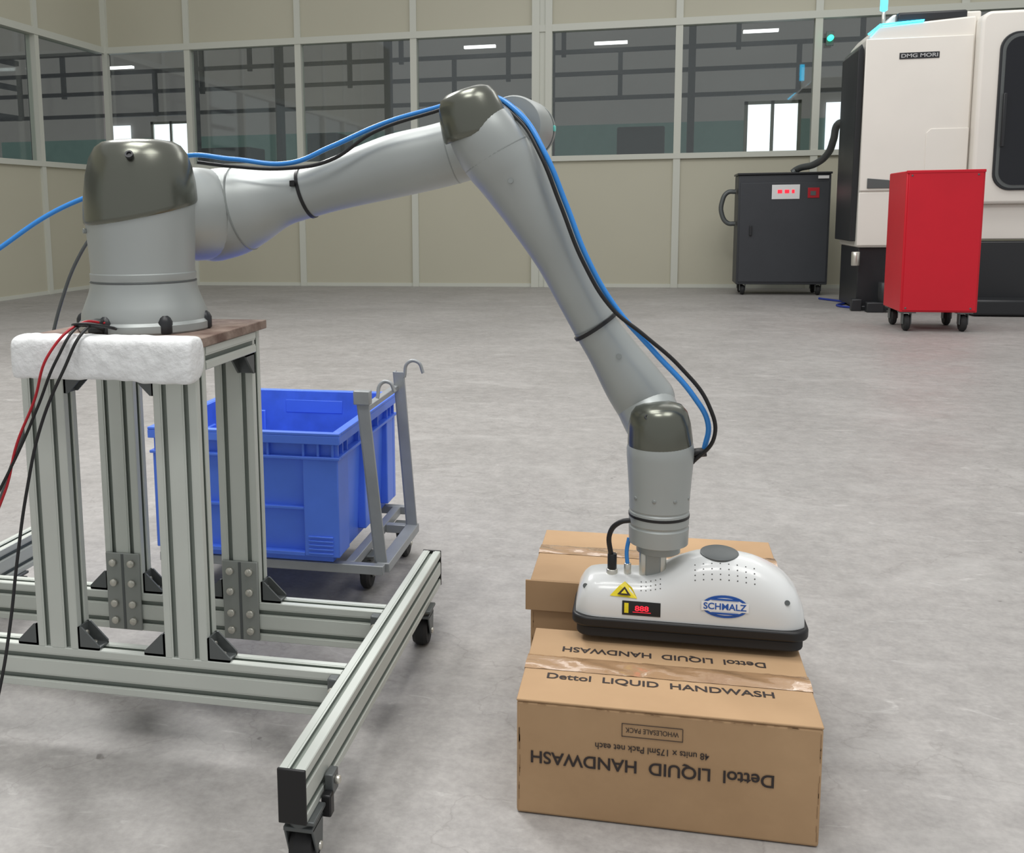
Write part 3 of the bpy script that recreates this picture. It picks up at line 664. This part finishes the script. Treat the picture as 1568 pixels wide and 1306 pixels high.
box('door_handle',3.235,3.265,10.78,10.815,1.6,2.1,'mblack',mc,.006)
box('name_badge',2.34,2.70,10.974,10.982,2.475,2.535,'mblack',mc,.002)
decal_text('name_text','DMG MORI',.33,.036,lambda u,v:(2.355+u,10.970,2.487+v),'silver_txt',mc,.02)
cyl('tower_lamp_pole',(2.22,11.2,2.80),(2.22,11.2,2.98),.018,'bolt',mc)
cyl('tower_lamp',(2.22,11.2,2.98),(2.22,11.2,3.22),.035,'cyan',mc)
prism('corner_glow_strip',[(2.045,2.735),(2.06,2.72),(2.155,2.805),(2.55,2.832),(2.55,2.845),(2.15,2.822)],10.985,11.02,'cyan',mc)  # emissive strip painting the cyan glow along the machine's top edge
cyl('fluid_pump',(2.30,10.88,.02),(2.30,10.88,.30),.07,'mblack',mc)
cyl('filter',(2.02,10.95,.46),(2.02,10.95,.60),.04,'bolt',mc)
boxes('coolant_tray',[(3.0,3.6,10.5,10.85,.01,.16)],'mblack',mc,.02)
boxes('leveling_feet',[(2.0,2.1,10.93,11.03,0,.12),(2.12,2.28,10.80,10.92,0,.10)],'mblack',mc,.01)
cable('floor_cable',[(1.9,12.3,.012),(2.1,11.8,.012),(1.95,11.4,.012),(2.15,11.1,.012)],.012,'wire_blue',mc)
il=empty('green_reflection')  # made-up fixture standing in for a green reflection in the pane
cyl('lens',(2.15,13.95,3.15),(2.15,13.86,3.15),.035,'green',il)  # glowing disc that draws the reflected spot
box('housing',2.105,2.195,13.94,13.965,3.06,3.24,'bracket',il,.004)  # added mount behind the reflected spot

# ------------------------------------------------------------ light
w=bpy.data.worlds.new('World'); S.world=w; w.use_nodes=True
bg=w.node_tree.nodes['Background']; bg.inputs[0].default_value=(.98,.99,1,1); bg.inputs[1].default_value=.52
def area(name,loc,sx,sy,p,col=(1,.985,.965),tgt=None):
    l=bpy.data.lights.new(name,'AREA'); l.shape='RECTANGLE'; l.size=sx; l.size_y=sy; l.energy=p; l.color=col
    o=bpy.data.objects.new(name,l); COL.objects.link(o); o.location=loc
    if tgt: o.rotation_euler=(Vector(tgt)-Vector(loc)).to_track_quat('-Z','Y').to_euler()
    return o
area('ceiling_light',(-1.4,2.3,6.6),2.2,2.2,185)
area('ceiling_light.001',(2.5,.3,6.6),2.5,2.5,115)
area('ceiling_light.002',(-1,9,5.7),6,2,72)
area('ceiling_light.003',(3,9.5,5.7),3,2,78)
area('ceiling_light.004',(-4.0,6.4,5.6),1.8,1.3,240,tgt=(-.6,1.8,0))
area('ceiling_light.005',(-.8,-1.5,8.0),2.5,1.5,130,tgt=(-.4,2,.5))
# ------------------------------------------------------------ camera
cam=bpy.data.cameras.new('camera'); co=bpy.data.objects.new('camera',cam); COL.objects.link(co); S.camera=co
f_,pt,ro,yw=1547.4,.1384,.0117,.2239
cam.sensor_fit='HORIZONTAL'; cam.sensor_width=36; cam.lens=f_/1568*36
cam.shift_x=(784-644)/1568; cam.shift_y=-(653.3-540)/1568
R0=Vector((math.cos(yw),math.sin(yw),0)); Fw=Vector((-math.sin(yw)*math.cos(pt),math.cos(yw)*math.cos(pt),-math.sin(pt))); U0=R0.cross(Fw)
c_,s_=math.cos(ro),math.sin(ro)
R=R0*c_-U0*s_; U=R0*s_+U0*c_
mm=Matrix((R,U,-Fw)).transposed().to_4x4(); mm.translation=Vector((0,0,1.05)); co.matrix_world=mm
cam.clip_start=.05; cam.clip_end=100
